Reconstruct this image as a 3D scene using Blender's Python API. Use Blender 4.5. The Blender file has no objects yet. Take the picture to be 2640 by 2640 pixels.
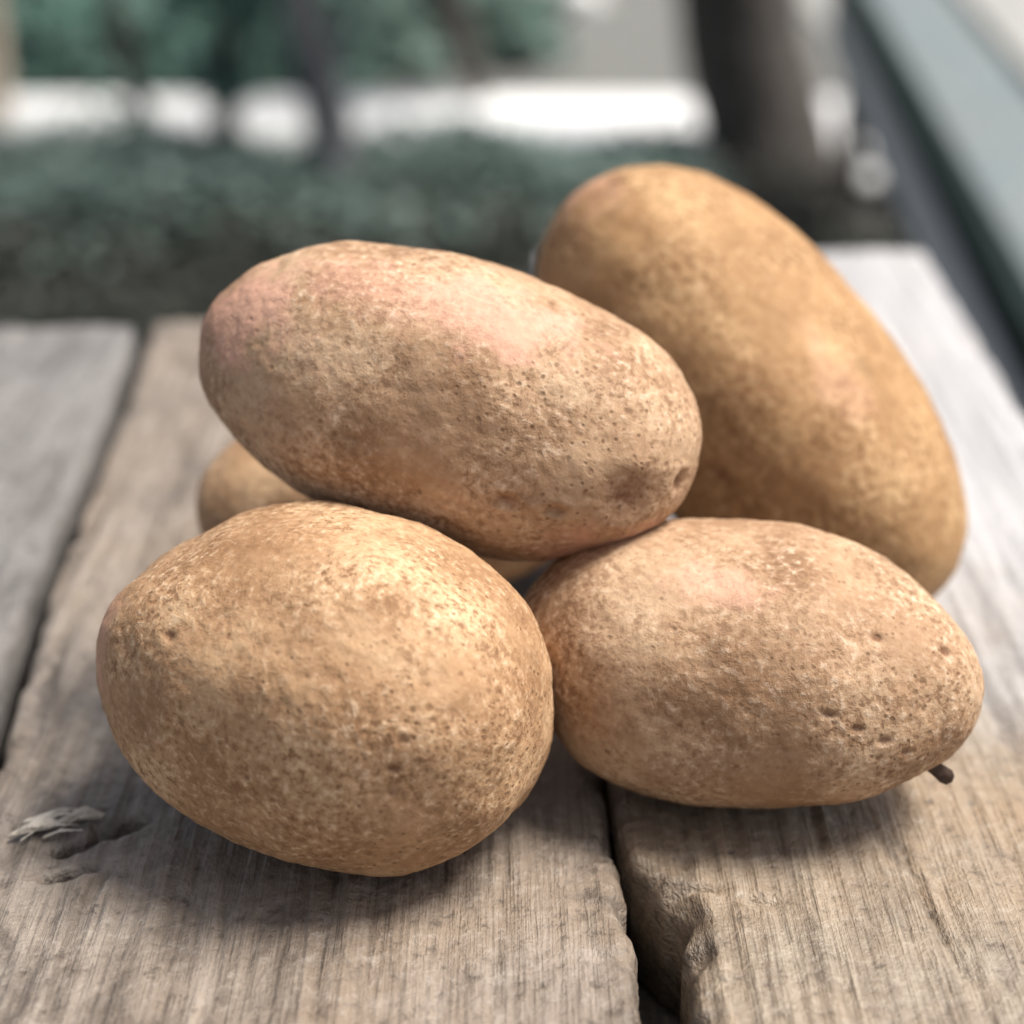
import bpy, bmesh, math, random
from mathutils import Vector, Matrix, noise as mn

S = bpy.context.scene
COL = S.collection
R = math.radians
TZ = 0.72                                  # height of the table top

# ------------------------------------------------------------------ camera
cd = bpy.data.cameras.new("camera")
cam = bpy.data.objects.new("camera", cd)
COL.objects.link(cam)
cam.location = (0, 0, TZ + 0.23)
cam.rotation_euler = (R(90 - 23.9), 0, 0)
cd.sensor_width = 36
cd.lens = 5000 / 2640 * 36
cd.clip_start = 0.02
cd.clip_end = 500
cd.dof.use_dof = True
cd.dof.focus_distance = 0.385
cd.dof.aperture_fstop = 7.0
S.camera = cam

# ------------------------------------------------------------------ light
SUN_EL, SUN_AZ = R(63), R(2)              # azimuth measured from +X towards +Y
w = bpy.data.worlds.new("World")
S.world = w
w.use_nodes = True
nt = w.node_tree
bg = nt.nodes["Background"]
sky = nt.nodes.new("ShaderNodeTexSky")
sky.sky_type = 'NISHITA'
sky.sun_disc = False
sky.sun_elevation = SUN_EL
sky.sun_rotation = R(90) - SUN_AZ
sky.air_density = 0.8
sky.dust_density = 2.5
sky.ozone_density = 0.6
bw = nt.nodes.new("ShaderNodeRGBToBW")          # thin overcast: the blue is mostly veiled
mxs = nt.nodes.new("ShaderNodeMix"); mxs.data_type = 'RGBA'; mxs.inputs[0].default_value = 0.65
nt.links.new(sky.outputs[0], bw.inputs[0]); nt.links.new(sky.outputs[0], mxs.inputs[6]); nt.links.new(bw.outputs[0], mxs.inputs[7])
nt.links.new(mxs.outputs[2], bg.inputs[0])
bg.inputs[1].default_value = 0.05
sl = bpy.data.lights.new("sun", 'SUN')
sl.energy = 1.5
sl.angle = R(24)
sl.color = (1.0, 0.94, 0.86)
so = bpy.data.objects.new("sun", sl)
COL.objects.link(so)
so.location = (3, 1, 5)
d = Vector((math.cos(SUN_EL) * math.cos(SUN_AZ), math.cos(SUN_EL) * math.sin(SUN_AZ), math.sin(SUN_EL)))
so.rotation_euler = d.to_track_quat('Z', 'Y').to_euler()
vs = S.view_settings
vs.view_transform = 'Standard'
vs.look = 'None'
vs.gamma = 1
vs.use_curve_mapping = False
vs.exposure = 2.0


# ------------------------------------------------------------------ helpers
def link(o, parent=None):
    COL.objects.link(o)
    if parent is not None:
        o.parent = parent
    return o


def tag(o, label=None, cat=None, group=None, kind=None):
    if label: o["label"] = label
    if cat: o["category"] = cat
    if group: o["group"] = group
    if kind: o["kind"] = kind
    return o


def empty(name, loc, label, cat, group=None, rz=0):
    o = bpy.data.objects.new(name, None)
    o.empty_display_size = 0.05
    o.location = loc
    o.rotation_euler = (0, 0, rz)
    link(o)
    return tag(o, label, cat, group)


def mesh_obj(name, verts, faces, mat, parent=None, smooth=False, mats=None, loc=None):
    me = bpy.data.meshes.new(name)
    me.from_pydata([tuple(v) for v in verts], [], faces)
    me.materials.append(mat)
    if smooth:
        me.polygons.foreach_set("use_smooth", [True] * len(me.polygons))
    me.update()
    o = bpy.data.objects.new(name, me)
    if loc: o.location = loc
    return link(o, parent)


def bm_obj(name, bm, mat, parent=None, smooth=False, loc=None):
    me = bpy.data.meshes.new(name)
    bmesh.ops.recalc_face_normals(bm, faces=bm.faces)
    bm.to_mesh(me)
    bm.free()
    me.materials.append(mat)
    if smooth:
        me.polygons.foreach_set("use_smooth", [True] * len(me.polygons))
    o = bpy.data.objects.new(name, me)
    if loc: o.location = loc
    return link(o, parent)


def box_bm(p0, p1, bevel=0.004, cuts=0, rough=0.0, seed=0):
    bm = bmesh.new()
    bmesh.ops.create_cube(bm, size=1)
    for v in bm.verts:
        v.co = Vector([(p0[i] + p1[i]) / 2 + v.co[i] * (p1[i] - p0[i]) for i in range(3)])
    if bevel:
        bmesh.ops.bevel(bm, geom=bm.edges[:], offset=bevel, segments=2, affect='EDGES', profile=0.6)
    if cuts:
        long = [e for e in bm.edges if e.calc_length() > 0.3]
        bmesh.ops.subdivide_edges(bm, edges=long, cuts=cuts, use_grid_fill=True)
    if rough:
        for v in bm.verts:
            v.co += mn.noise_vector(v.co * 7 + Vector((seed, 0, 0))) * rough
    return bm


def fbm(x, y, z, oct=3):
    a, s, f = 0.0, 1.0, 1.0
    for _ in range(oct):
        a += s * mn.noise(Vector((x * f, y * f, z * f)))
        s *= 0.5
        f *= 2.03
    return a


class N:
    """tiny node-graph helper"""
    def __init__(s, name):
        s.m = bpy.data.materials.new(name)
        s.m.use_nodes = True
        s.t = s.m.node_tree
        s.b = s.t.nodes["Principled BSDF"]

    def n(s, typ, **kw):
        o = s.t.nodes.new(typ)
        for k, v in kw.items():
            if k.startswith("i_"):
                key = k[2:]
                o.inputs[int(key) if key.isdigit() else key.replace("_", " ")].default_value = v
            else:
                setattr(o, k, v)
        return o

    def l(s, a, b):
        s.t.links.new(a, b)

    def tex(s, co, scale, detail=4, rough=0.55, dist=0.0):
        o = s.n("ShaderNodeTexNoise", i_Scale=scale, i_Detail=detail, i_Roughness=rough, i_Distortion=dist)
        s.l(co, o.inputs["Vector"])
        return o.outputs["Fac"]

    def vor(s, co, scale, feature='F1'):
        o = s.n("ShaderNodeTexVoronoi", i_Scale=scale, feature=feature)
        s.l(co, o.inputs["Vector"])
        return o.outputs["Distance"]

    def ramp(s, fac, stops, interp='LINEAR'):
        o = s.n("ShaderNodeValToRGB")
        e = o.color_ramp.elements
        o.color_ramp.interpolation = interp
        while len(e) < len(stops): e.new(0.5)
        for k, (p, c) in zip(e, stops):
            k.position = p
            k.color = (c, c, c, 1) if isinstance(c, (int, float)) else (*c, 1)
        s.l(fac, o.inputs[0])
        return o.outputs[0]

    def mix(s, fac, a, b, mode='MIX'):
        o = s.n("ShaderNodeMix", data_type='RGBA', blend_type=mode)
        for sock, v in ((o.inputs[0], fac), (o.inputs[6], a), (o.inputs[7], b)):
            if isinstance(v, (int, float)): sock.default_value = v
            elif isinstance(v, tuple): sock.default_value = (*v, 1)
            else: s.l(v, sock)
        return o.outputs[2]

    def math(s, op, a, b=0.0, clamp=False):
        o = s.n("ShaderNodeMath", operation=op, use_clamp=clamp)
        for sock, v in ((o.inputs[0], a), (o.inputs[1], b)):
            if isinstance(v, (int, float)): sock.default_value = v
            else: s.l(v, sock)
        return o.outputs[0]

    def mapping(s, co, scale):
        o = s.n("ShaderNodeMapping")
        o.inputs["Scale"].default_value = scale
        s.l(co, o.inputs["Vector"])
        return o.outputs[0]

    def coords(s, rnd=True):
        c = s.n("ShaderNodeTexCoord").outputs["Object"]
        if not rnd: return c
        i = s.n("ShaderNodeObjectInfo").outputs["Random"]
        a = s.n("ShaderNodeVectorMath", operation='ADD')
        k = s.math('MULTIPLY', i, 37.0)
        cb = s.n("ShaderNodeCombineXYZ")
        s.l(k, cb.inputs[0]); s.l(k, cb.inputs[2])
        s.l(c, a.inputs[0]); s.l(cb.outputs[0], a.inputs[1])
        return a.outputs[0]

    def attr(s, name):
        return s.n("ShaderNodeAttribute", attribute_name=name).outputs["Fac"]

    def bump(s, h, strength, dist, prev=None):
        o = s.n("ShaderNodeBump", i_Strength=strength, i_Distance=dist)
        s.l(h, o.inputs["Height"])
        if prev is not None: s.l(prev, o.inputs["Normal"])
        return o.outputs["Normal"]

    def out(s, col=None, rough=None, normal=None, **kw):
        for v, k in ((col, "Base Color"), (rough, "Roughness"), (normal, "Normal")):
            if v is None: continue
            if isinstance(v, (int, float)): s.b.inputs[k].default_value = v
            elif isinstance(v, tuple): s.b.inputs[k].default_value = (*v, 1)
            else: s.l(v, s.b.inputs[k])
        for k, v in kw.items():
            s.b.inputs[k.replace("_", " ")].default_value = v
        return s.m


# ------------------------------------------------------------------ materials
def mat_potato(name, tint=(1, 1, 1), blush=(0.62, 0.34, 0.25)):
    g = N(name)
    c = g.coords()
    def T(r, gr, b): return (r * tint[0], gr * tint[1], b * tint[2])
    big = g.tex(c, 45, 4, 0.6)
    col = g.ramp(big, [(0.30, T(0.27, 0.155, 0.080)), (0.50, T(0.41, 0.262, 0.150)), (0.70, T(0.56, 0.395, 0.245))])
    # fine russet: dense small flecks, thick in some patches and thin in others
    wv = g.n("ShaderNodeVectorMath", operation='MULTIPLY_ADD')
    wt = g.n("ShaderNodeTexNoise", i_Scale=200, i_Detail=3)
    g.l(c, wt.inputs["Vector"]); g.l(wt.outputs["Color"], wv.inputs[0]); wv.inputs[1].default_value = (0.0016,) * 3; g.l(c, wv.inputs[2])
    mask = g.ramp(g.tex(c, 42, 3), [(0.36, 0.2), (0.60, 1.0)])
    mott = g.tex(wv.outputs[0], 560, 4, 0.62)
    dk = g.math('MULTIPLY', g.ramp(mott, [(0.38, 0.95), (0.48, 0.0)]), mask)
    col = g.mix(dk, col, T(0.23, 0.130, 0.068))
    fl = g.math('MULTIPLY', g.ramp(mott, [(0.53, 0.0), (0.66, 0.55)]), mask)
    col = g.mix(fl, col, T(0.78, 0.62, 0.45))
    thin = g.tex(c, 900, 2, 0.6)
    col = g.mix(g.ramp(thin, [(0.30, 0.35), (0.46, 0.0)]), col, T(0.30, 0.18, 0.10))
    # lenticels: pale corky dots of mixed size, a few of them dark
    v2 = g.vor(wv.outputs[0], 210)
    rare = g.ramp(g.tex(c, 75, 2), [(0.46, 0.0), (0.60, 1.0)])
    sp = g.math('MULTIPLY', g.ramp(v2, [(0.06, 1.0), (0.17, 0.0)]), rare)
    col = g.mix(g.math('MULTIPLY', sp, 0.75), col, T(0.20, 0.11, 0.055))
    # corky freckles crowding towards the bud end
    sx = g.n("ShaderNodeSeparateXYZ"); g.l(g.n("ShaderNodeTexCoord").outputs["Object"], sx.inputs[0])
    end = g.ramp(g.math('ADD', g.math('MULTIPLY', sx.outputs[0], 11.0), g.math('MULTIPLY', g.tex(c, 60, 3), 0.9)), [(0.35, 0.25), (0.80, 1.0)])
    v4 = g.ramp(g.vor(wv.outputs[0], 520), [(0.10, 1.0), (0.30, 0.0)])
    keep = g.ramp(g.tex(c, 230, 2), [(0.44, 0.0), (0.54, 1.0)])
    frk = g.math('MULTIPLY', g.math('MULTIPLY', v4, keep), end)
    col = g.mix(g.math('MULTIPLY', frk, 0.8), col, T(0.17, 0.092, 0.045))
    v5 = g.ramp(g.vor(wv.outputs[0], 310), [(0.12, 1.0), (0.30, 0.0)])
    frk5 = g.math('MULTIPLY', g.math('MULTIPLY', v5, g.ramp(g.tex(c, 150, 2), [(0.47, 0.0), (0.56, 1.0)])), end)
    col = g.mix(g.math('MULTIPLY', frk5, 0.6), col, T(0.20, 0.11, 0.055))
    sp = g.math('MAXIMUM', sp, g.math('MULTIPLY', g.math('MAXIMUM', frk, frk5), 0.7))
    scurf = fl
    # soil clinging in patches
    soil = g.ramp(g.tex(c, 38, 6, 0.7), [(0.60, 0.0), (0.74, 0.55)])
    col = g.mix(soil, col, (0.13, 0.085, 0.050))
    col = g.mix(g.attr("blush"), col, blush)
    col = g.mix(g.math('MULTIPLY', g.attr("eye"), g.ramp(g.tex(c, 350, 3), [(0.3, 1.0), (0.65, 0.35)])), col, (0.15, 0.065, 0.035))
    h1 = g.tex(c, 330, 5, 0.65)
    nrm = g.bump(h1, 0.30, 0.0014)
    h2 = g.math('SUBTRACT', g.math('SUBTRACT', g.math('MULTIPLY', scurf, 0.7), g.math('MULTIPLY', dk, 0.5)), sp)
    nrm = g.bump(h2, 0.45, 0.0006, nrm)
    return g.out(col, g.ramp(h1, [(0.3, 0.62), (0.7, 0.82)]), nrm, Specular_IOR_Level=0.28)


def mat_wood(name, dark, mid, light, warm, rough=(0.42, 0.68), grain=1.0, far_sheen=None, spec=0.5):
    g = N(name)
    c = g.coords()
    gr = g.tex(g.mapping(c, (1, 0.045, 1)), 150 * grain, 6, 0.62, 0.6)
    fib = g.tex(g.mapping(c, (1, 0.03, 1)), 900 * grain, 3, 0.6)
    blot = g.tex(c, 14, 5, 0.6)
    spot = g.tex(c, 260, 4, 0.7)
    col = g.ramp(gr, [(0.22, dark), (0.42, mid), (0.74, light)])
    col = g.mix(g.ramp(blot, [(0.42, 0.0), (0.66, 0.75)]), col, warm)
    col = g.mix(g.ramp(fib, [(0.34, 0.45), (0.48, 0.0)]), col, dark)
    col = g.mix(g.ramp(spot, [(0.54, 0.0), (0.68, 0.7)]), col, light)
    col = g.mix(g.ramp(spot, [(0.30, 0.8), (0.44, 0.0)]), col, dark)
    stain = g.tex(g.mapping(c, (1, 0.4, 1)), 55, 6, 0.72, 0.8)
    col = g.mix(g.ramp(stain, [(0.34, 0.75), (0.50, 0.0)]), col, dark)
    col = g.mix(g.ramp(stain, [(0.56, 0.0), (0.72, 0.6)]), col, light)
    if far_sheen:                                  # sky and sun sheen painted into the colour towards the far end
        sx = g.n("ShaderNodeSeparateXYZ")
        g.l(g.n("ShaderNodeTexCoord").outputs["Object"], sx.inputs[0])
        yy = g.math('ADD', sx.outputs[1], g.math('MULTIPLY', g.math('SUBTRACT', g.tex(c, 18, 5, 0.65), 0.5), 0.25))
        bl = g.ramp(g.math('ADD', g.math('MULTIPLY', yy, 2.5), 0.5), [(far_sheen[0], 0.0), (far_sheen[1], far_sheen[2])])
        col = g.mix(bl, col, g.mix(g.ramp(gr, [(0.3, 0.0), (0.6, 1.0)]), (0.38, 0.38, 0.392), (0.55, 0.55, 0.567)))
    h = g.math('ADD', g.math('MULTIPLY', gr, 0.8), g.math('ADD', g.math('MULTIPLY', fib, 0.5), g.math('MULTIPLY', spot, 0.8)))
    nrm = g.bump(g.math('ADD', h, g.math('MULTIPLY', stain, 0.5)), 0.7, 0.0026)
    return g.out(col, g.ramp(blot, [(0.3, rough[0]), (0.7, rough[1])]), nrm, Specular_IOR_Level=spec)


def mat_noise(name, a, b, scale=20, rough=0.8, bump=0.004, strength=0.5):
    g = N(name)
    c = g.coords()
    t = g.tex(c, scale, 6, 0.62)
    t2 = g.tex(c, scale * 6, 4, 0.6)
    col = g.mix(g.ramp(t2, [(0.35, 0.35), (0.6, 0.0)]), g.ramp(t, [(0.32, a), (0.68, b)]), a)
    return g.out(col, rough, g.bump(g.math('ADD', t, g.math('MULTIPLY', t2, 0.4)), strength, bump))


def mat_leaf(name, a, b, rough=0.45, trans=0.25):
    g = N(name)
    c = g.coords(False)
    geo = g.n("ShaderNodeNewGeometry").outputs["Random Per Island"]
    col = g.ramp(geo, [(0.0, a), (1.0, b)])
    g.out(col, rough)
    tr = g.n("ShaderNodeBsdfTranslucent")
    g.l(col, tr.inputs[0])
    mx = g.n("ShaderNodeMixShader", i_0=trans)
    g.l(g.b.outputs[0], mx.inputs[1]); g.l(tr.outputs[0], mx.inputs[2])
    g.l(mx.outputs[0], g.t.nodes["Material Output"].inputs[0])
    return g.m


M_POT = mat_potato("potato_skin", (1.04, 0.98, 0.92))
M_POT2 = mat_potato("potato_skin_ochre", (0.95, 0.86, 0.70))
M_POT3 = mat_potato("potato_skin_pale", (1.0, 0.98, 1.0))
M_WOOD = mat_wood("weathered_plank", (0.072, 0.056, 0.043), (0.195, 0.160, 0.130), (0.35, 0.30, 0.255), (0.24, 0.18, 0.128))
M_WOOD_G = mat_wood("grey_plank", (0.075, 0.068, 0.063), (0.17, 0.160, 0.153), (0.28, 0.268, 0.258), (0.18, 0.163, 0.150))
M_WOOD_P = mat_wood("sheen_painted_plank", (0.090, 0.070, 0.052), (0.225, 0.182, 0.140), (0.38, 0.32, 0.25), (0.31, 0.215, 0.13), (0.34, 0.6), far_sheen=(0.42, 0.72, 0.78))
M_SPLIT = mat_wood("fresh_split_wood", (0.35, 0.30, 0.23), (0.60, 0.54, 0.45), (0.75, 0.70, 0.62), (0.6, 0.52, 0.42))
M_FRAME = mat_wood("dark_frame_wood", (0.04, 0.032, 0.026), (0.09, 0.075, 0.06), (0.16, 0.14, 0.12), (0.10, 0.07, 0.05))
M_BLUEGREY = mat_wood("blue_grey_paint", (0.12, 0.155, 0.16), (0.17, 0.21, 0.215), (0.23, 0.27, 0.275), (0.21, 0.20, 0.20), (0.35, 0.55))
M_TEALPAINT = mat_wood("dark_teal_paint", (0.006, 0.013, 0.012), (0.011, 0.022, 0.020), (0.02, 0.033, 0.03), (0.012, 0.018, 0.017), (0.7, 0.9), spec=0.1)
M_RAIL = mat_wood("grey_rail_wood", (0.50, 0.50, 0.49), (0.66, 0.66, 0.65), (0.75, 0.75, 0.74), (0.62, 0.61, 0.60))
M_PATH = mat_noise("pale_concrete", (0.72, 0.72, 0.72), (0.84, 0.84, 0.84), 9, 0.75)
M_SIDE = mat_noise("grey_paving", (0.26, 0.26, 0.25), (0.36, 0.36, 0.34), 7, 0.8)
M_GRAVEL = mat_noise("grey_gravel", (0.13, 0.13, 0.12), (0.24, 0.24, 0.23), 30, 0.9, 0.02, 0.8)
M_SOIL = mat_noise("dark_soil", (0.007, 0.006, 0.004), (0.017, 0.014, 0.010), 12, 0.95, 0.03, 0.8)
M_BARK = mat_noise("dark_bark", (0.035, 0.030, 0.026), (0.135, 0.118, 0.102), 22, 0.9, 0.03, 1.0)
M_BARKG = mat_noise("grey_bark", (0.06, 0.062, 0.066), (0.16, 0.16, 0.17), 30, 0.85, 0.01, 0.8)
M_STONE = mat_noise("white_stone", (0.68, 0.68, 0.66), (0.82, 0.82, 0.80), 18, 0.7)
M_POST = mat_wood("cream_post", (0.45, 0.36, 0.26), (0.62, 0.52, 0.40), (0.72, 0.64, 0.52), (0.6, 0.42, 0.3))
M_LEAF_T = mat_leaf("teal_leaf", (0.13, 0.26, 0.215), (0.29, 0.45, 0.39), 0.4, 0.55)
M_LEAF_D = mat_leaf("dark_teal_leaf", (0.05, 0.125, 0.098), (0.15, 0.26, 0.22), 0.4, 0.4)
M_LEAF_G = mat_leaf("grey_green_leaf", (0.18, 0.28, 0.24), (0.33, 0.44, 0.39), 0.4, 0.55)
M_COVER = mat_leaf("ground_cover_leaf", (0.005, 0.007, 0.003), (0.018, 0.022, 0.011), 0.5, 0.15)
M_COVER2 = mat_leaf("ground_cover_teal", (0.06, 0.105, 0.088), (0.19, 0.26, 0.235), 0.45, 0.2)


# ------------------------------------------------------------------ setting
def sheet(name, poly, z, mat, sub=0):
    o = mesh_obj(name, [(x, y, z) for x, y in poly], [tuple(range(len(poly)))], mat)
    return tag(o, kind="structure")


def ground_sheet():
    vs_, fs = [], []
    xs = [-120, -30, -8] + [-3 + 0.1 * i for i in range(61)] + [8, 30, 120]
    ys = [-120, -30, -8, -2] + [0.1 * i for i in range(81)] + [14, 30, 80, 200]
    for y in ys:
        for x in xs:
            z = 0.012 * mn.noise(Vector((x * 2.3, y * 2.3, 0))) - 0.014 if -3.2 < x < 3.2 and -2.1 < y < 8.1 else -0.014
            vs_.append((x, y, z))
    n = len(xs)
    for j in range(len(ys) - 1):
        for i in range(n - 1):
            fs.append((j * n + i, j * n + i + 1, (j + 1) * n + i + 1, (j + 1) * n + i))
    return tag(mesh_obj("ground", vs_, fs, M_SOIL, smooth=True), kind="structure")


ground_sheet()


def slab(name, p0, p1, mat):
    o = bm_obj(name, box_bm(p0, p1, 0.01, 0), mat)
    return tag(o, kind="structure")


slab("path", (-6, 3.88, -0.05), (6, 4.42, 0.03), M_PATH)
slab("side_path", (0.84, 4.423, -0.05), (2.6, 12, 0.026), M_SIDE)
slab("gravel_bed", (-0.35, 4.423, -0.05), (0.837, 9, 0.018), M_GRAVEL)


# ------------------------------------------------------------------ table
def plank(parent, name, xl, xr, y0, y1, seed, mat, label=None, pits=(), grooves=()):
    """xl, xr: functions y -> edge x. Top surface with real grain relief, rounded worn edges, thickness."""
    th = 0.028
    NX, NY = 150, 430
    ye = []
    for j in range(NY + 1):
        t = j / NY
        # rows are packed closer where the camera is near
        ye.append(y0 + 0.23 * t / 0.12 if t < 0.12 else y0 + 0.23 + 0.17 * (t - 0.12) / 0.6 if t < 0.72 else y0 + 0.40 + (y1 - y0 - 0.40) * (t - 0.72) / 0.28)
    verts, faces = [], []
    W = NX + 1
    for j, y in enumerate(ye):
        a = xl(y) + 0.0008 * fbm(y * 40, seed, 0, 3)
        b = xr(y) + 0.0008 * fbm(y * 40, seed + 9, 0, 3)
        endd = min(y - y0, y1 - y)
        for i in range(W):
            s = i / NX
            s = 0.5 - 0.5 * math.cos(math.pi * s) if i in (0, NX) else s
            x = a + (b - a) * s
            yy = y
            if j in (0, NY):
                yy += 0.0025 * fbm(x * 60, seed + 4, 0, 3)
            ed = min(x - a, b - x)
            z = 0.0009 * fbm(x * 260 + seed, y * 14, 0, 3) + 0.0010 * fbm(x * 22 + seed, y * 6, 2, 2)
            r = 0.004
            if ed < r: z -= r - math.sqrt(max(0, r * r - (r - ed) ** 2))
            if endd < r: z -= r - math.sqrt(max(0, r * r - (r - endd) ** 2))
            # worn chips along the long edges
            ch = fbm(x * 75 + seed * 3, y * 70, 7, 3)
            if ed < 0.010: z -= max(0, ch - 0.10) * 0.007 * (1 - ed / 0.010)
            for (px, py, rx, ry, dp) in pits:
                q = ((x - px) / rx) ** 2 + ((y - py) / ry) ** 2
                if q < 6: z -= dp * math.exp(-q)
            for (ax, ay, bx, by, wd, dp) in grooves:
                L2 = (bx - ax) ** 2 + (by - ay) ** 2
                t = max(0, min(1, ((x - ax) * (bx - ax) + (y - ay) * (by - ay)) / L2))
                dd = math.hypot(x - ax - t * (bx - ax), y - ay - t * (by - ay)) + 0.0006 * mn.noise(Vector((x * 300, y * 300, 1)))
                if dd < wd * 2.5: z -= dp * math.exp(-(dd / wd) ** 2) * (1 - 0.6 * abs(2 * t - 1) ** 3)
            verts.append((x, yy, TZ + z))
    for j in range(NY):
        for i in range(NX):
            k = j * W + i
            faces.append((k, k + 1, k + W + 1, k + W))
    # skirt and underside
    ring = [i for i in range(W)] + [j * W + NX for j in range(1, NY + 1)] + \
           [NY * W + i for i in range(NX - 1, -1, -1)] + [j * W for j in range(NY - 1, 0, -1)]
    base = len(verts)
    for k in ring:
        verts.append((verts[k][0], verts[k][1], TZ - th))
    n = len(ring)
    for q in range(n):
        q2 = (q + 1) % n
        faces.append((ring[q2], ring[q], base + q, base + q2))
    faces.append(tuple(base + q for q in range(n - 1, -1, -1)))
    cx, cy = (xl((y0 + y1) / 2) + xr((y0 + y1) / 2)) / 2, (y0 + y1) / 2
    pl = parent.location
    o = mesh_obj(name, [(v[0] - cx, v[1] - cy, v[2] - TZ) for v in verts], faces, mat, parent, smooth=True)
    o.location = (cx - pl[0], cy - pl[1], TZ - pl[2])
    if label: o["label"] = label
    return o


table = empty("wooden_table", (-0.13, 0.36, 0), "weathered grey plank table with open joints carrying the potato pile", "table")


def jl(y): return -0.1097 - 0.0555 * (y - 0.18) + 0.0012 * math.sin(y * 23)     # joint on the left
def jm(y): return 0.0218 - 0.028 * (y - 0.35) + 0.0058 / (1 + math.exp((y - 0.334) / 0.0045)) - (0.05 * (0.31 - y) if y < 0.31 else 0)                                     # joint in the middle
def jm_gap(y):
    g = 0.0010 + 0.0092 / (1 + math.exp((y - 0.336) / 0.004)) + 0.0038 * fbm(y * 110, 3, 3, 3) * (y < 0.345) + 0.0025 * math.exp(-((y - 0.322) / 0.006) ** 2)
    return g


def jr(y): return 0.165 + 0.018 * (y - 0.3)                                     # free right edge


plank(table, "plank", lambda y: jl(y) - 0.315, lambda y: jl(y) - 0.163, 0.03, 0.69, 3, M_WOOD_G)
pA = plank(table, "plank", lambda y: jl(y) - 0.158, lambda y: jl(y) - 0.0028, 0.02, 0.693, 11, M_WOOD_G)
pB = plank(table, "plank", lambda y: jl(y) + 0.0026, lambda y: jm(y) - jm_gap(y) * 0.45, 0.025, 0.700, 27, M_WOOD,
           pits=[(-0.0885, 0.3525, 0.0012, 0.0016, 0.003)],
           grooves=[(-0.0945, 0.3440, -0.0800, 0.3545, 0.0014, 0.020), (-0.096, 0.3345, -0.0865, 0.3365, 0.0010, 0.008),
                    (-0.095, 0.355, -0.0885, 0.3585, 0.001, 0.003), (-0.086, 0.325, -0.083, 0.337, 0.0009, 0.002)])
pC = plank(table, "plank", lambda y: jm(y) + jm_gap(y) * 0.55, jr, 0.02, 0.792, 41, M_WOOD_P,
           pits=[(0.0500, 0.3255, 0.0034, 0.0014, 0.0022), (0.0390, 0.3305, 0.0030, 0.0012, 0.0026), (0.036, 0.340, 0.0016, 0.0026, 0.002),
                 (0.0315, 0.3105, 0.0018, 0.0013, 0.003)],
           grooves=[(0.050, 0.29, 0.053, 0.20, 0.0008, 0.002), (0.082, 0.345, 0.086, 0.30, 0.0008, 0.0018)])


def shard(parent, pts, rad, name, mat):
    """thin torn sliver of wood"""
    bm = bmesh.new()
    rings = []
    for k, (p, r) in enumerate(zip(pts, rad)):
        ring = []
        for q in range(5):
            a = q / 5 * 2 * math.pi
            ring.append(bm.verts.new((p[0] + 0.45 * r * math.cos(a), p[1] + r * math.cos(a) * (1 + 0.5 * mn.noise(Vector((p[0] * 900, q * 3.1, 2)))), p[2] + 0.35 * r * math.sin(a))))
        rings.append(ring)
    for a, b in zip(rings, rings[1:]):
        for q in range(5):
            bm.faces.new((a[q], a[(q + 1) % 5], b[(q + 1) % 5], b[q]))
    bm.faces.new(rings[0]); bm.faces.new(rings[-1][::-1])
    o = bm_obj(name, bm, mat, parent)
    w_ = parent.location + parent.parent.location
    for v in o.data.vertices: v.co -= w_
    return o


shard(pB, [(-0.1060, 0.3480, TZ + 0.0010), (-0.1015, 0.3502, TZ + 0.0022), (-0.0975, 0.3512, TZ + 0.0014), (-0.0930, 0.3550, TZ + 0.0020), (-0.0880, 0.3562, TZ + 0.0003)],
      [0.0014, 0.0030, 0.0018, 0.0026, 0.0008], "splinter", M_SPLIT)
shard(pB, [(-0.1045, 0.3535, TZ + 0.0008), (-0.0985, 0.3550, TZ + 0.0016), (-0.0945, 0.3590, TZ + 0.0002)], [0.0010, 0.0020, 0.0006], "splinter", M_SPLIT)
for k, (x, y, dx, dy) in enumerate([(-0.1035, 0.3465, 0.011, 0.0050), (-0.1020, 0.3520, 0.013, 0.0035), (-0.0965, 0.3500, 0.009, 0.0062), (-0.0990, 0.3475, 0.008, 0.0020)]):
    shard(pB, [(x, y, TZ + 0.0008), (x + dx * 0.4, y + dy * 0.45, TZ + 0.0030 - 0.0004 * k), (x + dx, y + dy, TZ + 0.0012)], [0.0007, 0.0006, 0.0001], "splinter", M_SPLIT)
tl = table.location
for y0 in (0.09, 0.60):
    o = bm_obj("apron", box_bm((-0.40, y0, TZ - 0.10), (0.14, y0 + 0.03, TZ - 0.031), 0.003), M_FRAME, table)
    for v in o.data.vertices: v.co -= tl
o = bm_obj("gap_shade_board", box_bm((-0.40, 0.285, TZ - 0.075), (0.145, 0.40, TZ - 0.0305), 0.003), M_FRAME, table)  # added board under the planks, keeps the middle gap dark
for v in o.data.vertices: v.co -= tl
for x0 in (-0.398, 0.105):
    for y0 in (0.122, 0.552):
        o = bm_obj("leg", box_bm((x0, y0, 0.0), (x0 + 0.045, y0 + 0.045, TZ - 0.031), 0.004), M_FRAME, table)
        for v in o.data.vertices: v.co -= tl


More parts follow.
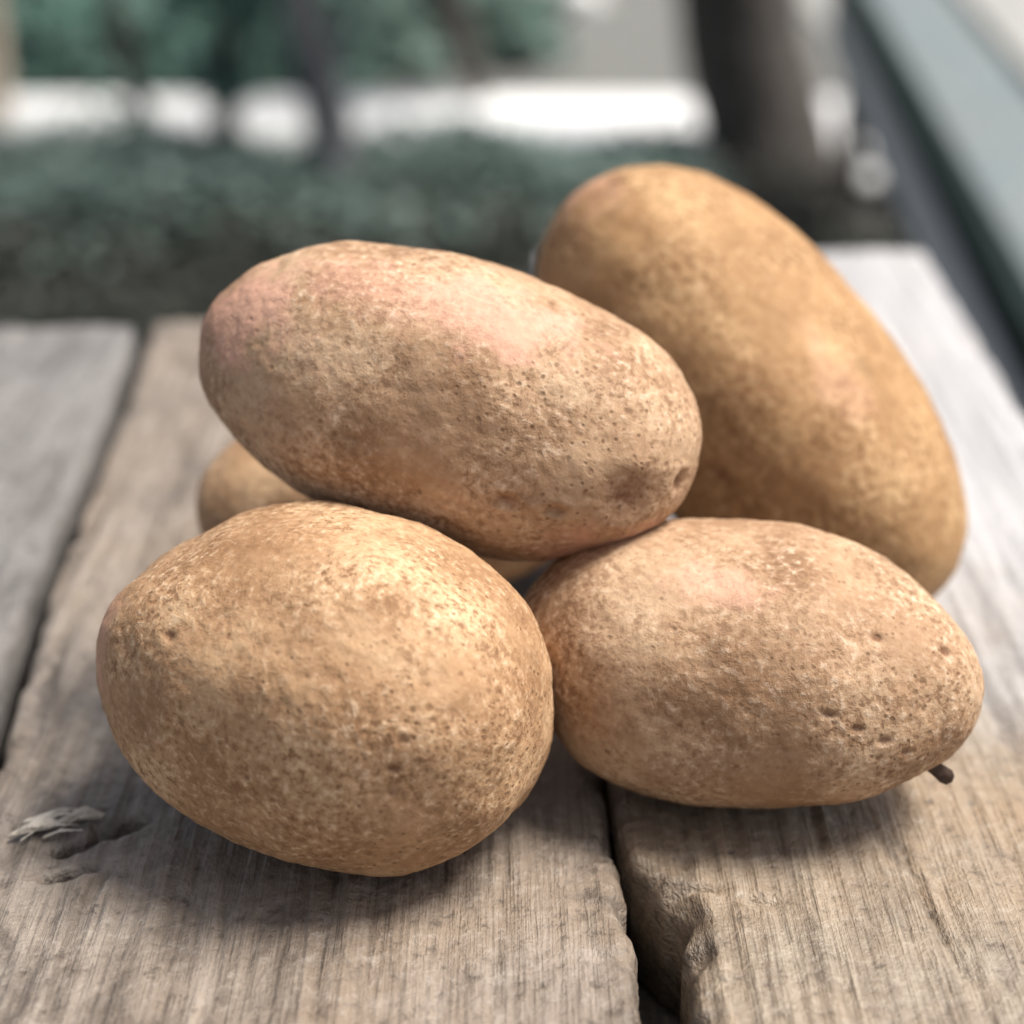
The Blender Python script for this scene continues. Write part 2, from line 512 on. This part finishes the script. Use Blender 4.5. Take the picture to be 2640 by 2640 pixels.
# ------------------------------------------------------------------ potatoes
def potato(loc, axis, up, a, b, c, seed, label, mat, lump=1.0, taper=0.0, bend=0.0, e=2.25, rough=1.0, eyes=(), blush=(), rest=None):
    X = Vector(axis).normalized()
    Z = (Vector(up) - Vector(up).dot(X) * X).normalized()
    Y = Z.cross(X)
    rot = Matrix((X, Y, Z)).transposed()
    bm = bmesh.new()
    bmesh.ops.create_icosphere(bm, subdivisions=7 if rough else 6, radius=1)
    ev, bv, cos_ = [], [], []
    eyes = [(Vector(n).normalized(), r, dp) for n, r, dp in eyes]
    blush = [(Vector(n).normalized(), r, k) for n, r, k in blush]
    for v in bm.verts:
        n = v.co.normalized()
        rr = 1 / (abs(n.x) ** e + abs(n.y) ** e + abs(n.z) ** e) ** (1 / e)
        u = n * rr
        t = 1 + taper * u.x
        p = Vector((u.x * a, u.y * b * t, u.z * c * t + bend * u.x * u.x * a))
        s = Vector((seed * 7.3, seed * 3.1, seed * 1.7))
        low = fbm(p.x * 22 + s.x, p.y * 22 + s.y, p.z * 22 + s.z, 2)
        mid = fbm(p.x * 80 + s.x, p.y * 80 + s.y, p.z * 80 + s.z, 4)
        fine = mn.noise(p * 520 + s)
        h = 0.0030 * lump * low + 0.00055 * mid + 0.00012 * fine
        em = bl = 0.0
        for nd, r, dp in eyes:
            q = ((n - nd).length / r)
            if q < 3:
                w_ = math.exp(-q * q)
                h -= dp * w_
                h += dp * 0.55 * math.exp(-((q - 1.35) / 0.5) ** 2) * (0.5 + 0.5 * mn.noise(p * 200 + s))
                em = max(em, min(1, 1.25 * math.exp(-(q / 0.75) ** 2)))
        for nd, r, k in blush:
            q = ((n - nd).length + 0.55 * r * fbm(p.x * 150, p.y * 150, p.z * 150 + seed, 4)) / r
            bl = max(bl, k * (1 - min(1, max(0, (q - 0.45) / 0.6))))
        v.co = p + n * h
        ev.append(em); bv.append(bl)
    me = bpy.data.meshes.new("potato")
    bm.to_mesh(me)
    bm.free()
    me.polygons.foreach_set("use_smooth", [True] * len(me.polygons))
    at = me.attributes.new("eye", 'FLOAT', 'POINT'); at.data.foreach_set("value", ev)
    at = me.attributes.new("blush", 'FLOAT', 'POINT'); at.data.foreach_set("value", bv)
    me.materials.append(mat)
    o = bpy.data.objects.new("potato", me)
    o.rotation_euler = rot.to_euler()
    L = Vector(loc)
    if rest is not None:
        L.z = rest - min((rot @ v.co).z for v in me.vertices)
    o.location = L
    link(o)
    return tag(o, label, "potato", "potatoes piled on the table")


p1 = potato((-0.0390, 0.3515, 0.7565), (0.90, -0.40, -0.05), (0, 0, 1), 0.0480, 0.0355, 0.0350, 1,
            "plump tan potato at the lower left front, its blunt speckled end turned to the right", M_POT, taper=0.06, e=2.35,
            eyes=[((0.62, -0.70, 0.28), 0.030, 0.0006), ((0.62, -0.76, 0.14), 0.032, 0.0006), ((0.63, -0.77, 0.0), 0.030, 0.0006), ((-0.35, -0.7, 0.5), 0.035, 0.0005), ((-0.75, -0.6, -0.25), 0.06, 0.0009)],
            blush=[((-0.85, -0.4, 0.2), 0.35, 0.45)], rest=TZ - 0.0004)
p2 = potato((0.0495, 0.3705, 0.7491), (0.965, -0.26, -0.03), (0, 0, 1), 0.0500, 0.0320, 0.0296, 2,
            "tan potato at the lower right with a dark stem stub at its pointed right end", M_POT3, taper=-0.08, e=2.15,
            eyes=[((0.55, -0.5, 0.65), 0.035, 0.0007), ((0.8, -0.3, 0.5), 0.032, 0.0007), ((0.42, -0.88, 0.22), 0.030, 0.0006), ((0.53, -0.84, 0.12), 0.033, 0.0007), ((0.63, -0.77, 0.02), 0.033, 0.0007), ((0.71, -0.69, -0.08), 0.03, 0.0006)],
            blush=[((-0.1, -0.45, 0.85), 0.22, 0.45)], rest=TZ - 0.0004)
p3 = potato((-0.0136, 0.3985, 0.8010), (0.946, -0.25, -0.188), (0.25, -0.1, 1), 0.0572, 0.0325, 0.0310, 3,
            "oval potato on top of the pile, pinkish patches, dark scar at right end", M_POT3, lump=0.8, taper=0.02, e=2.08,
            eyes=[((0.80, -0.62, -0.02), 0.17, 0.0016), ((0.55, -0.80, -0.16), 0.05, 0.0009), ((0.38, -0.88, -0.16), 0.055, 0.0009), ((0.95, -0.3, 0.0), 0.08, 0.001)],
            blush=[((-0.82, -0.4, 0.4), 0.50, 0.65), ((0.15, -0.40, 0.9), 0.42, 0.65), ((-0.3, -0.4, 0.9), 0.3, 0.35), ((0.8, -0.5, -0.6), 0.35, 0.5)])
p4 = potato((0.0625, 0.4790, 0.7846), (0.644, -0.470, -0.610), (0.5, -0.5, 1), 0.0705, 0.0355, 0.0360, 4,
            "big smooth ochre potato leaning at the back right of the pile", M_POT2, lump=0.45, taper=-0.05, e=2.3, rough=0,
            eyes=[((-0.8, -0.2, 0.45), 0.08, 0.001), ((0.2, -0.9, 0.1), 0.06, 0.0008), ((0.55, -0.8, 0.1), 0.07, 0.0012)],
            blush=[((-0.9, -0.25, 0.3), 0.3, 0.35), ((0.2, -0.3, 0.8), 0.2, 0.25)], rest=TZ - 0.0004)
p5 = potato((-0.0265, 0.4690, 0.7494), (1.0, 0.42, 0.0), (0, 0, 1), 0.0560, 0.0300, 0.0285, 5,
            "brown potato mostly hidden behind the two left potatoes, only its left end showing", M_POT, e=2.2, rough=0, rest=TZ - 0.0004)


def stub(parent, pts, rad):
    bm = bmesh.new()
    rings = []
    for p, r in zip(pts, rad):
        rings.append([bm.verts.new((p[0] + r * math.cos(q / 8 * 6.283), p[1] + 0.3 * r * math.sin(q / 8 * 6.283), p[2] + r * math.sin(q / 8 * 6.283))) for q in range(8)])
    for A, B in zip(rings, rings[1:]):
        for q in range(8):
            bm.faces.new((A[q], A[(q + 1) % 8], B[(q + 1) % 8], B[q]))
    bm.faces.new(rings[0]); bm.faces.new(rings[-1][::-1])
    g = N("dry_stem"); c = g.coords()
    m = g.out(g.ramp(g.tex(c, 400, 3), [(0.3, (0.03, 0.016, 0.010)), (0.7, (0.10, 0.06, 0.04))]), 0.8)
    o = bm_obj("stem_stub", bm, m, parent, smooth=True)
    inv = Matrix.LocRotScale(parent.location, parent.rotation_euler, None).inverted()
    for v in o.data.vertices: v.co = inv @ v.co
    return o


stub(p2, [(0.0810, 0.3570, TZ + 0.0240), (0.0845, 0.3540, TZ + 0.0205), (0.0872, 0.3520, TZ + 0.0175), (0.0892, 0.3508, TZ + 0.0155), (0.0912, 0.3500, TZ + 0.0142)],
     [0.0052, 0.0040, 0.0022, 0.0015, 0.0018])


# ------------------------------------------------------------------ bench at the right
bench = empty("garden_bench", (0.508, 2.4, 0), "long narrow bench with pale blue grey top and dark teal edge beside the path", "bench", rz=-R(4.34))


def bpart(name, p0, p1, mat, bev=0.006):
    return bm_obj(name, box_bm(p0, p1, bev), mat, bench)


bpart("seat_board", (0.004, -1.35, 0.420), (0.136, 1.25, 0.45), M_BLUEGREY)
bpart("edge_board", (-0.022, -1.35, 0.398), (0.001, 1.25, 0.447), M_TEALPAINT, 0.004)
bpart("edge_board", (0.139, -1.35, 0.398), (0.160, 1.25, 0.447), M_TEALPAINT, 0.004)
bpart("side_rail", (-0.020, -1.32, 0.312), (0.004, 1.22, 0.395), M_RAIL, 0.004)
bpart("lower_rail", (-0.017, -1.30, 0.285), (0.002, 1.20, 0.309), M_TEALPAINT, 0.003)
for y0 in (-1.28, -0.72, 1.10):
    for x0 in (0.006, 0.100):
        bpart("leg", (x0, y0, 0.0), (x0 + 0.042, y0 + 0.06, 0.417), M_FRAME, 0.005)


# ------------------------------------------------------------------ plants
def tube_bm(bm, pts, rad, seg=10, rough=0.0, seed=0):
    rings = []
    for k, (p, r) in enumerate(zip(pts, rad)):
        p = Vector(p)
        t = (Vector(pts[min(k + 1, len(pts) - 1)]) - Vector(pts[max(k - 1, 0)])).normalized()
        ax = t.orthogonal().normalized()
        ay = t.cross(ax)
        ring = []
        for q in range(seg):
            a = q / seg * 2 * math.pi
            rr = r * (1 + rough * mn.noise(Vector((math.cos(a) * 2.2 + seed, math.sin(a) * 2.2, p.z * 3))))
            ring.append(bm.verts.new(p + ax * rr * math.cos(a) + ay * rr * math.sin(a)))
        rings.append(ring)
    for A, B in zip(rings, rings[1:]):
        for q in range(seg):
            bm.faces.new((A[q], A[(q + 1) % seg], B[(q + 1) % seg], B[q]))
    bm.faces.new(rings[0]); bm.faces.new(rings[-1][::-1])


def smooth_path(pts, rad, n=6):
    P, Q = [], []
    for k in range(len(pts) - 1):
        p0, p1, p2, p3 = (Vector(pts[max(0, k - 1)]), Vector(pts[k]), Vector(pts[k + 1]), Vector(pts[min(len(pts) - 1, k + 2)]))
        for i in range(n):
            t = i / n
            P.append(0.5 * ((2 * p1) + (-p0 + p2) * t + (2 * p0 - 5 * p1 + 4 * p2 - p3) * t * t + (-p0 + 3 * p1 - 3 * p2 + p3) * t ** 3))
            Q.append(rad[k] + (rad[k + 1] - rad[k]) * t)
    P.append(Vector(pts[-1])); Q.append(rad[-1])
    return P, Q


def leaf(V, F, p, d, up, L, W):
    """a bent six-point leaf"""
    s = d.cross(up).normalized() * W
    k = len(V)
    m = p + d * L * 0.5 + up * L * 0.06
    V += [p, p + d * L * 0.35 + s, p + d * L * 0.72 + s * 0.7, p + d * L - up * L * 0.12, p + d * L * 0.72 - s * 0.7, p + d * L * 0.35 - s, m]
    F += [(k, k + 1, k + 6), (k + 1, k + 2, k + 6), (k + 2, k + 3, k + 6), (k + 3, k + 4, k + 6), (k + 4, k + 5, k + 6), (k + 5, k, k + 6)]


def rnd_dir(rg):
    while True:
        v = Vector((rg.uniform(-1, 1), rg.uniform(-1, 1), rg.uniform(-1, 1)))
        if 0.05 < v.length < 1: return v.normalized()


def crown(rg, lobes, n, L, W):
    V, F = [], []
    tot = sum(l[1][0] * l[1][1] * l[1][2] for l in lobes)
    for (c, r) in lobes:
        k = max(20, int(n * r[0] * r[1] * r[2] / tot))
        # leaves gather in clumps with gaps between
        cl = [(rnd_dir(rg) * rg.uniform(0.25, 1) ** 0.5) for _ in range(max(5, k // 28))]
        for _ in range(k):
            q = rg.choice(cl) + rnd_dir(rg) * rg.uniform(0, 0.26)
            p = Vector((c[0] + q.x * r[0], c[1] + q.y * r[1], c[2] + q.z * r[2]))
            if p.z < 0.01: continue
            dd = (rnd_dir(rg) + q.normalized() * 0.5 + Vector((0, 0, -0.25))).normalized()
            leaf(V, F, p, dd, (Vector((0.2, -0.4, 0.8)) + rnd_dir(rg) * 0.7).normalized(), L * rg.uniform(0.6, 1.3), W * rg.uniform(0.7, 1.2))
    return V, F


def plant(name, loc, label, cat, stems, lobes, nleaf, L, W, bark, leafm, seed, group=None, stem_name="stem", crown_name="crown"):
    root = empty(name, loc, label, cat, group)
    for pts, rad in stems:
        P, Q = smooth_path(pts, rad)
        bm = bmesh.new()
        tube_bm(bm, P, Q, 12, 0.25, seed)
        bm_obj(stem_name, bm, bark, root, smooth=True)
    if lobes:
        V, F = crown(random.Random(seed), lobes, nleaf, L, W)
        mesh_obj(crown_name, V, F, leafm, root)
    return root


# the big dark tree behind the pile
plant("tree", (0.525, 3.92, -0.02), "stout dark barked tree trunk rising behind the ochre potato", "tree",
      [([(0.005, 0, 0), (-0.012, 0.01, 0.12), (-0.075, 0.03, 0.34), (-0.12, 0.06, 0.9), (-0.06, 0.15, 2.6), (0.05, 0.2, 6.2), (0.0, 0.2, 8.2)],
        [0.150, 0.126, 0.118, 0.114, 0.10, 0.08, 0.04]),
       ([(0.04, 0.2, 6.0), (-0.3, 0.3, 6.8), (-0.6, 0.4, 7.5)], [0.06, 0.045, 0.02]),
       ([(0.05, 0.2, 6.3), (0.5, 0.1, 7.0), (0.8, 0.2, 7.6)], [0.06, 0.045, 0.02])],
      [((0.0, 0.3, 8.2), (0.9, 0.9, 0.7)), ((-0.6, 0.4, 7.7), (0.6, 0.6, 0.5)), ((0.7, 0.2, 7.8), (0.6, 0.6, 0.5))], 3000, 0.09, 0.03,
      M_BARK, M_LEAF_D, 5, stem_name="trunk")

# shrubs in front of the path
plant("shrub", (-0.80, 4.02, -0.01), "thin dark stemmed sapling at the front of the path, left", "shrub",
      [([(0.05, 0, 0), (0.03, 0, 0.10), (0.0, 0.01, 0.22), (-0.02, 0.02, 0.5)], [0.024, 0.022, 0.020, 0.010])],
      [((-0.05, 0.05, 0.52), (0.24, 0.18, 0.14)), ((-0.25, 0.1, 0.55), (0.2, 0.16, 0.12))], 320, 0.05, 0.017, M_BARK, M_LEAF_T, 11, "young shrubs along the path")
plant("shrub", (-0.59, 3.98, -0.01), "dense dark teal bush standing in front of the pale path", "shrub",
      [([(0, 0, 0), (0.005, 0, 0.12), (0.03, 0.02, 0.35)], [0.035, 0.03, 0.012])],
      [((0.02, 0.0, 0.20), (0.09, 0.09, 0.10)), ((0.05, 0.03, 0.34), (0.16, 0.13, 0.12))], 800, 0.045, 0.015,
      M_BARK, M_LEAF_D, 12, "young shrubs along the path")
plant("shrub", (-0.34, 3.62, -0.01), "grey trunked young tree crossing the white path strip at the centre left", "shrub",
      [([(0.0, 0, 0), (0.0, 0.01, 0.08), (-0.015, 0.02, 0.20), (-0.05, 0.03, 0.36), (-0.06, 0.04, 0.6)], [0.062, 0.046, 0.042, 0.036, 0.02]),
       ([(-0.02, 0.02, 0.22), (0.04, 0.03, 0.36), (0.10, 0.05, 0.55)], [0.018, 0.014, 0.008])],
      [((0.05, 0.05, 0.58), (0.28, 0.2, 0.14)), ((-0.12, 0.05, 0.62), (0.22, 0.18, 0.15))], 380, 0.05, 0.017, M_BARKG, M_LEAF_T, 13, "young shrubs along the path")
plant("shrub", (-0.075, 4.36, 0.03), "leaning dark stem rooted at the far side of the pale path", "shrub",
      [([(0.0, 0, 0), (-0.02, 0.0, 0.08), (-0.07, 0.01, 0.22), (-0.13, 0.02, 0.40), (-0.16, 0.04, 0.7)], [0.020, 0.030, 0.046, 0.056, 0.03])],
      [((-0.1, 0.1, 0.62), (0.30, 0.25, 0.20))], 400, 0.05, 0.017, M_BARK, M_LEAF_G, 14, "young shrubs along the path")
# shrubs behind the path, in three tiers that rise towards the back
for k, (x, y, wd, h, m, lb) in enumerate([
        (-1.32, 4.72, 0.22, 0.22, M_LEAF_G, "low pale teal bush behind the path beside the cream post"),
        (-0.98, 4.70, 0.22, 0.25, M_LEAF_T, "low bright teal bush behind the thin dark sapling"),
        (-0.62, 4.70, 0.20, 0.22, M_LEAF_T, "low teal bush behind the dense dark one in front of the path"),
        (-0.32, 4.72, 0.19, 0.26, M_LEAF_G, "low pale teal bush behind the grey trunked young tree"),
        (-0.02, 4.86, 0.14, 0.22, M_LEAF_G, "small pale bush at the edge of the gravel behind the leaning stem"),
        (-1.45, 5.20, 0.30, 0.38, M_LEAF_T, "middle height teal shrub at the far left, behind the lowest bushes"),
        (-0.92, 5.22, 0.30, 0.36, M_LEAF_G, "middle height pale teal shrub left of centre, behind the low bushes"),
        (-0.40, 5.25, 0.28, 0.38, M_LEAF_T, "middle height teal shrub behind the leaning stem"),
        (-1.25, 5.85, 0.40, 0.55, M_LEAF_G, "taller pale shrub in the rear tier at the left"),
        (-0.55, 5.90, 0.40, 0.52, M_LEAF_T, "taller teal shrub in the rear tier nearest the gravel")]):
    st = [([(0.06 * q, 0, 0), (0.10 * q, 0, h * 0.4), (0.2 * q, 0, h * 0.85)], [0.012, 0.009, 0.004]) for q in (-1, 0.2, 1)]
    plant("shrub", (x, y, -0.01), lb, "shrub", st,
          [((-wd * 0.45, 0, h * 0.5), (wd * 0.6, 0.18, h * 0.42)), ((wd * 0.45, 0.03, h * 0.5), (wd * 0.6, 0.18, h * 0.42)),
           ((0, 0.0, h * 0.62), (wd * 0.7, 0.18, h * 0.38)), ((0, -0.05, h * 0.28), (wd * 0.95, 0.16, h * 0.26))],
          1100, 0.045, 0.017, M_BARK, m, 30 + k, "shrubs behind the path")
# hedge further back, mostly above the picture
for k in range(6):
    plant("shrub", (-2.6 + 1.05 * k, 8.6 + 0.2 * (k % 2), -0.01), ["leftmost rounded evergreen in the row beyond the gravel", "second rounded evergreen from the left beyond the gravel", "third rounded evergreen from the left beyond the gravel", "third rounded evergreen from the right beyond the gravel", "second rounded evergreen from the right beyond the gravel", "rightmost rounded evergreen in the row beyond the gravel"][k], "shrub",
          [([(0, 0, 0), (0, 0, 0.6), (0.03, 0, 1.2)], [0.05, 0.04, 0.02])],
          [((0, 0, 0.7), (0.62, 0.5, 0.7)), ((0.1, 0, 1.35), (0.45, 0.4, 0.45))], 1500, 0.09, 0.032, M_BARK, M_LEAF_D, 50 + k, "evergreens beyond the gravel")


def cover(name, mat, n, region, hrange, L, seed, dens=None):
    rg = random.Random(seed)
    V, F = [], []
    while len(F) < n * 6:
        x = rg.uniform(region[0], region[1]); y = rg.uniform(region[2], region[3])
        if dens and rg.random() > dens(x, y): continue
        if (x - 0.525) ** 2 + (y - 3.92) ** 2 < 0.03 or (0.60 < x < 0.86 and y > 3.45): continue
        hh = max(0.0, 0.5 + 0.7 * mn.noise(Vector((x * 3.1, y * 3.1, seed))))
        z = rg.uniform(0, hrange) * hh
        a = rg.uniform(0, 6.283)
        dd = Vector((math.cos(a), math.sin(a), rg.uniform(-0.2, 0.9))).normalized()
        leaf(V, F, Vector((x, y, z - 0.005)), dd, Vector((0, 0, 1)) + rnd_dir(rg) * 0.4, L * rg.uniform(0.6, 1.4), L * 0.3 * rg.uniform(0.7, 1.3))
    return tag(mesh_obj(name, V, F, mat), "dark leafy ground cover between the table and the pale path", kind="stuff")


cover("ground_cover", M_COVER, 14000, (-1.6, 1.5, 1.9, 3.93), 0.08, 0.036, 1)
c2 = cover("ground_cover", M_COVER2, 9000, (-1.5, 0.40, 3.0, 3.95), 0.14, 0.032, 2, lambda x, y: 0.02 + 0.98 * max(0, (y - 3.25) / 0.65))
c2["label"] = "paler teal leaves of ground cover along the front of the path"


c3 = cover("ground_cover", M_LEAF_T, 4500, (-2.0, -0.30, 4.46, 6.4), 0.16, 0.04, 3)
c3["label"] = "bright teal undergrowth filling the bed behind the pale path at left"


def stone(loc, r, seed, label):
    bm = bmesh.new()
    bmesh.ops.create_icosphere(bm, subdivisions=3, radius=1)
    for v in bm.verts:
        k = 1 + 0.22 * mn.noise(v.co * 1.6 + Vector((seed, 0, 0)))
        v.co = Vector((v.co.x * r[0] * k, v.co.y * r[1] * k, max(-0.4, v.co.z) * r[2] * k))
    o = bm_obj("stone", bm, M_STONE, None, smooth=True, loc=loc)
    return tag(o, label, "stone")


stone((0.712, 3.70, 0.015), (0.058, 0.04, 0.022), 2, "white wedge shaped stone on dark ground between trunk and bench")
stone((0.20, 5.72, 0.03), (0.065, 0.06, 0.05), 7, "white rounded stone on the grey gravel behind the path")
o = bm_obj("post", box_bm((-0.045, -0.045, -0.05), (0.045, 0.045, 0.55), 0.006), M_POST, None, loc=(-1.13, 4.16, 0.03))
tag(o, "cream wooden post on the pale path at the far left", "post")
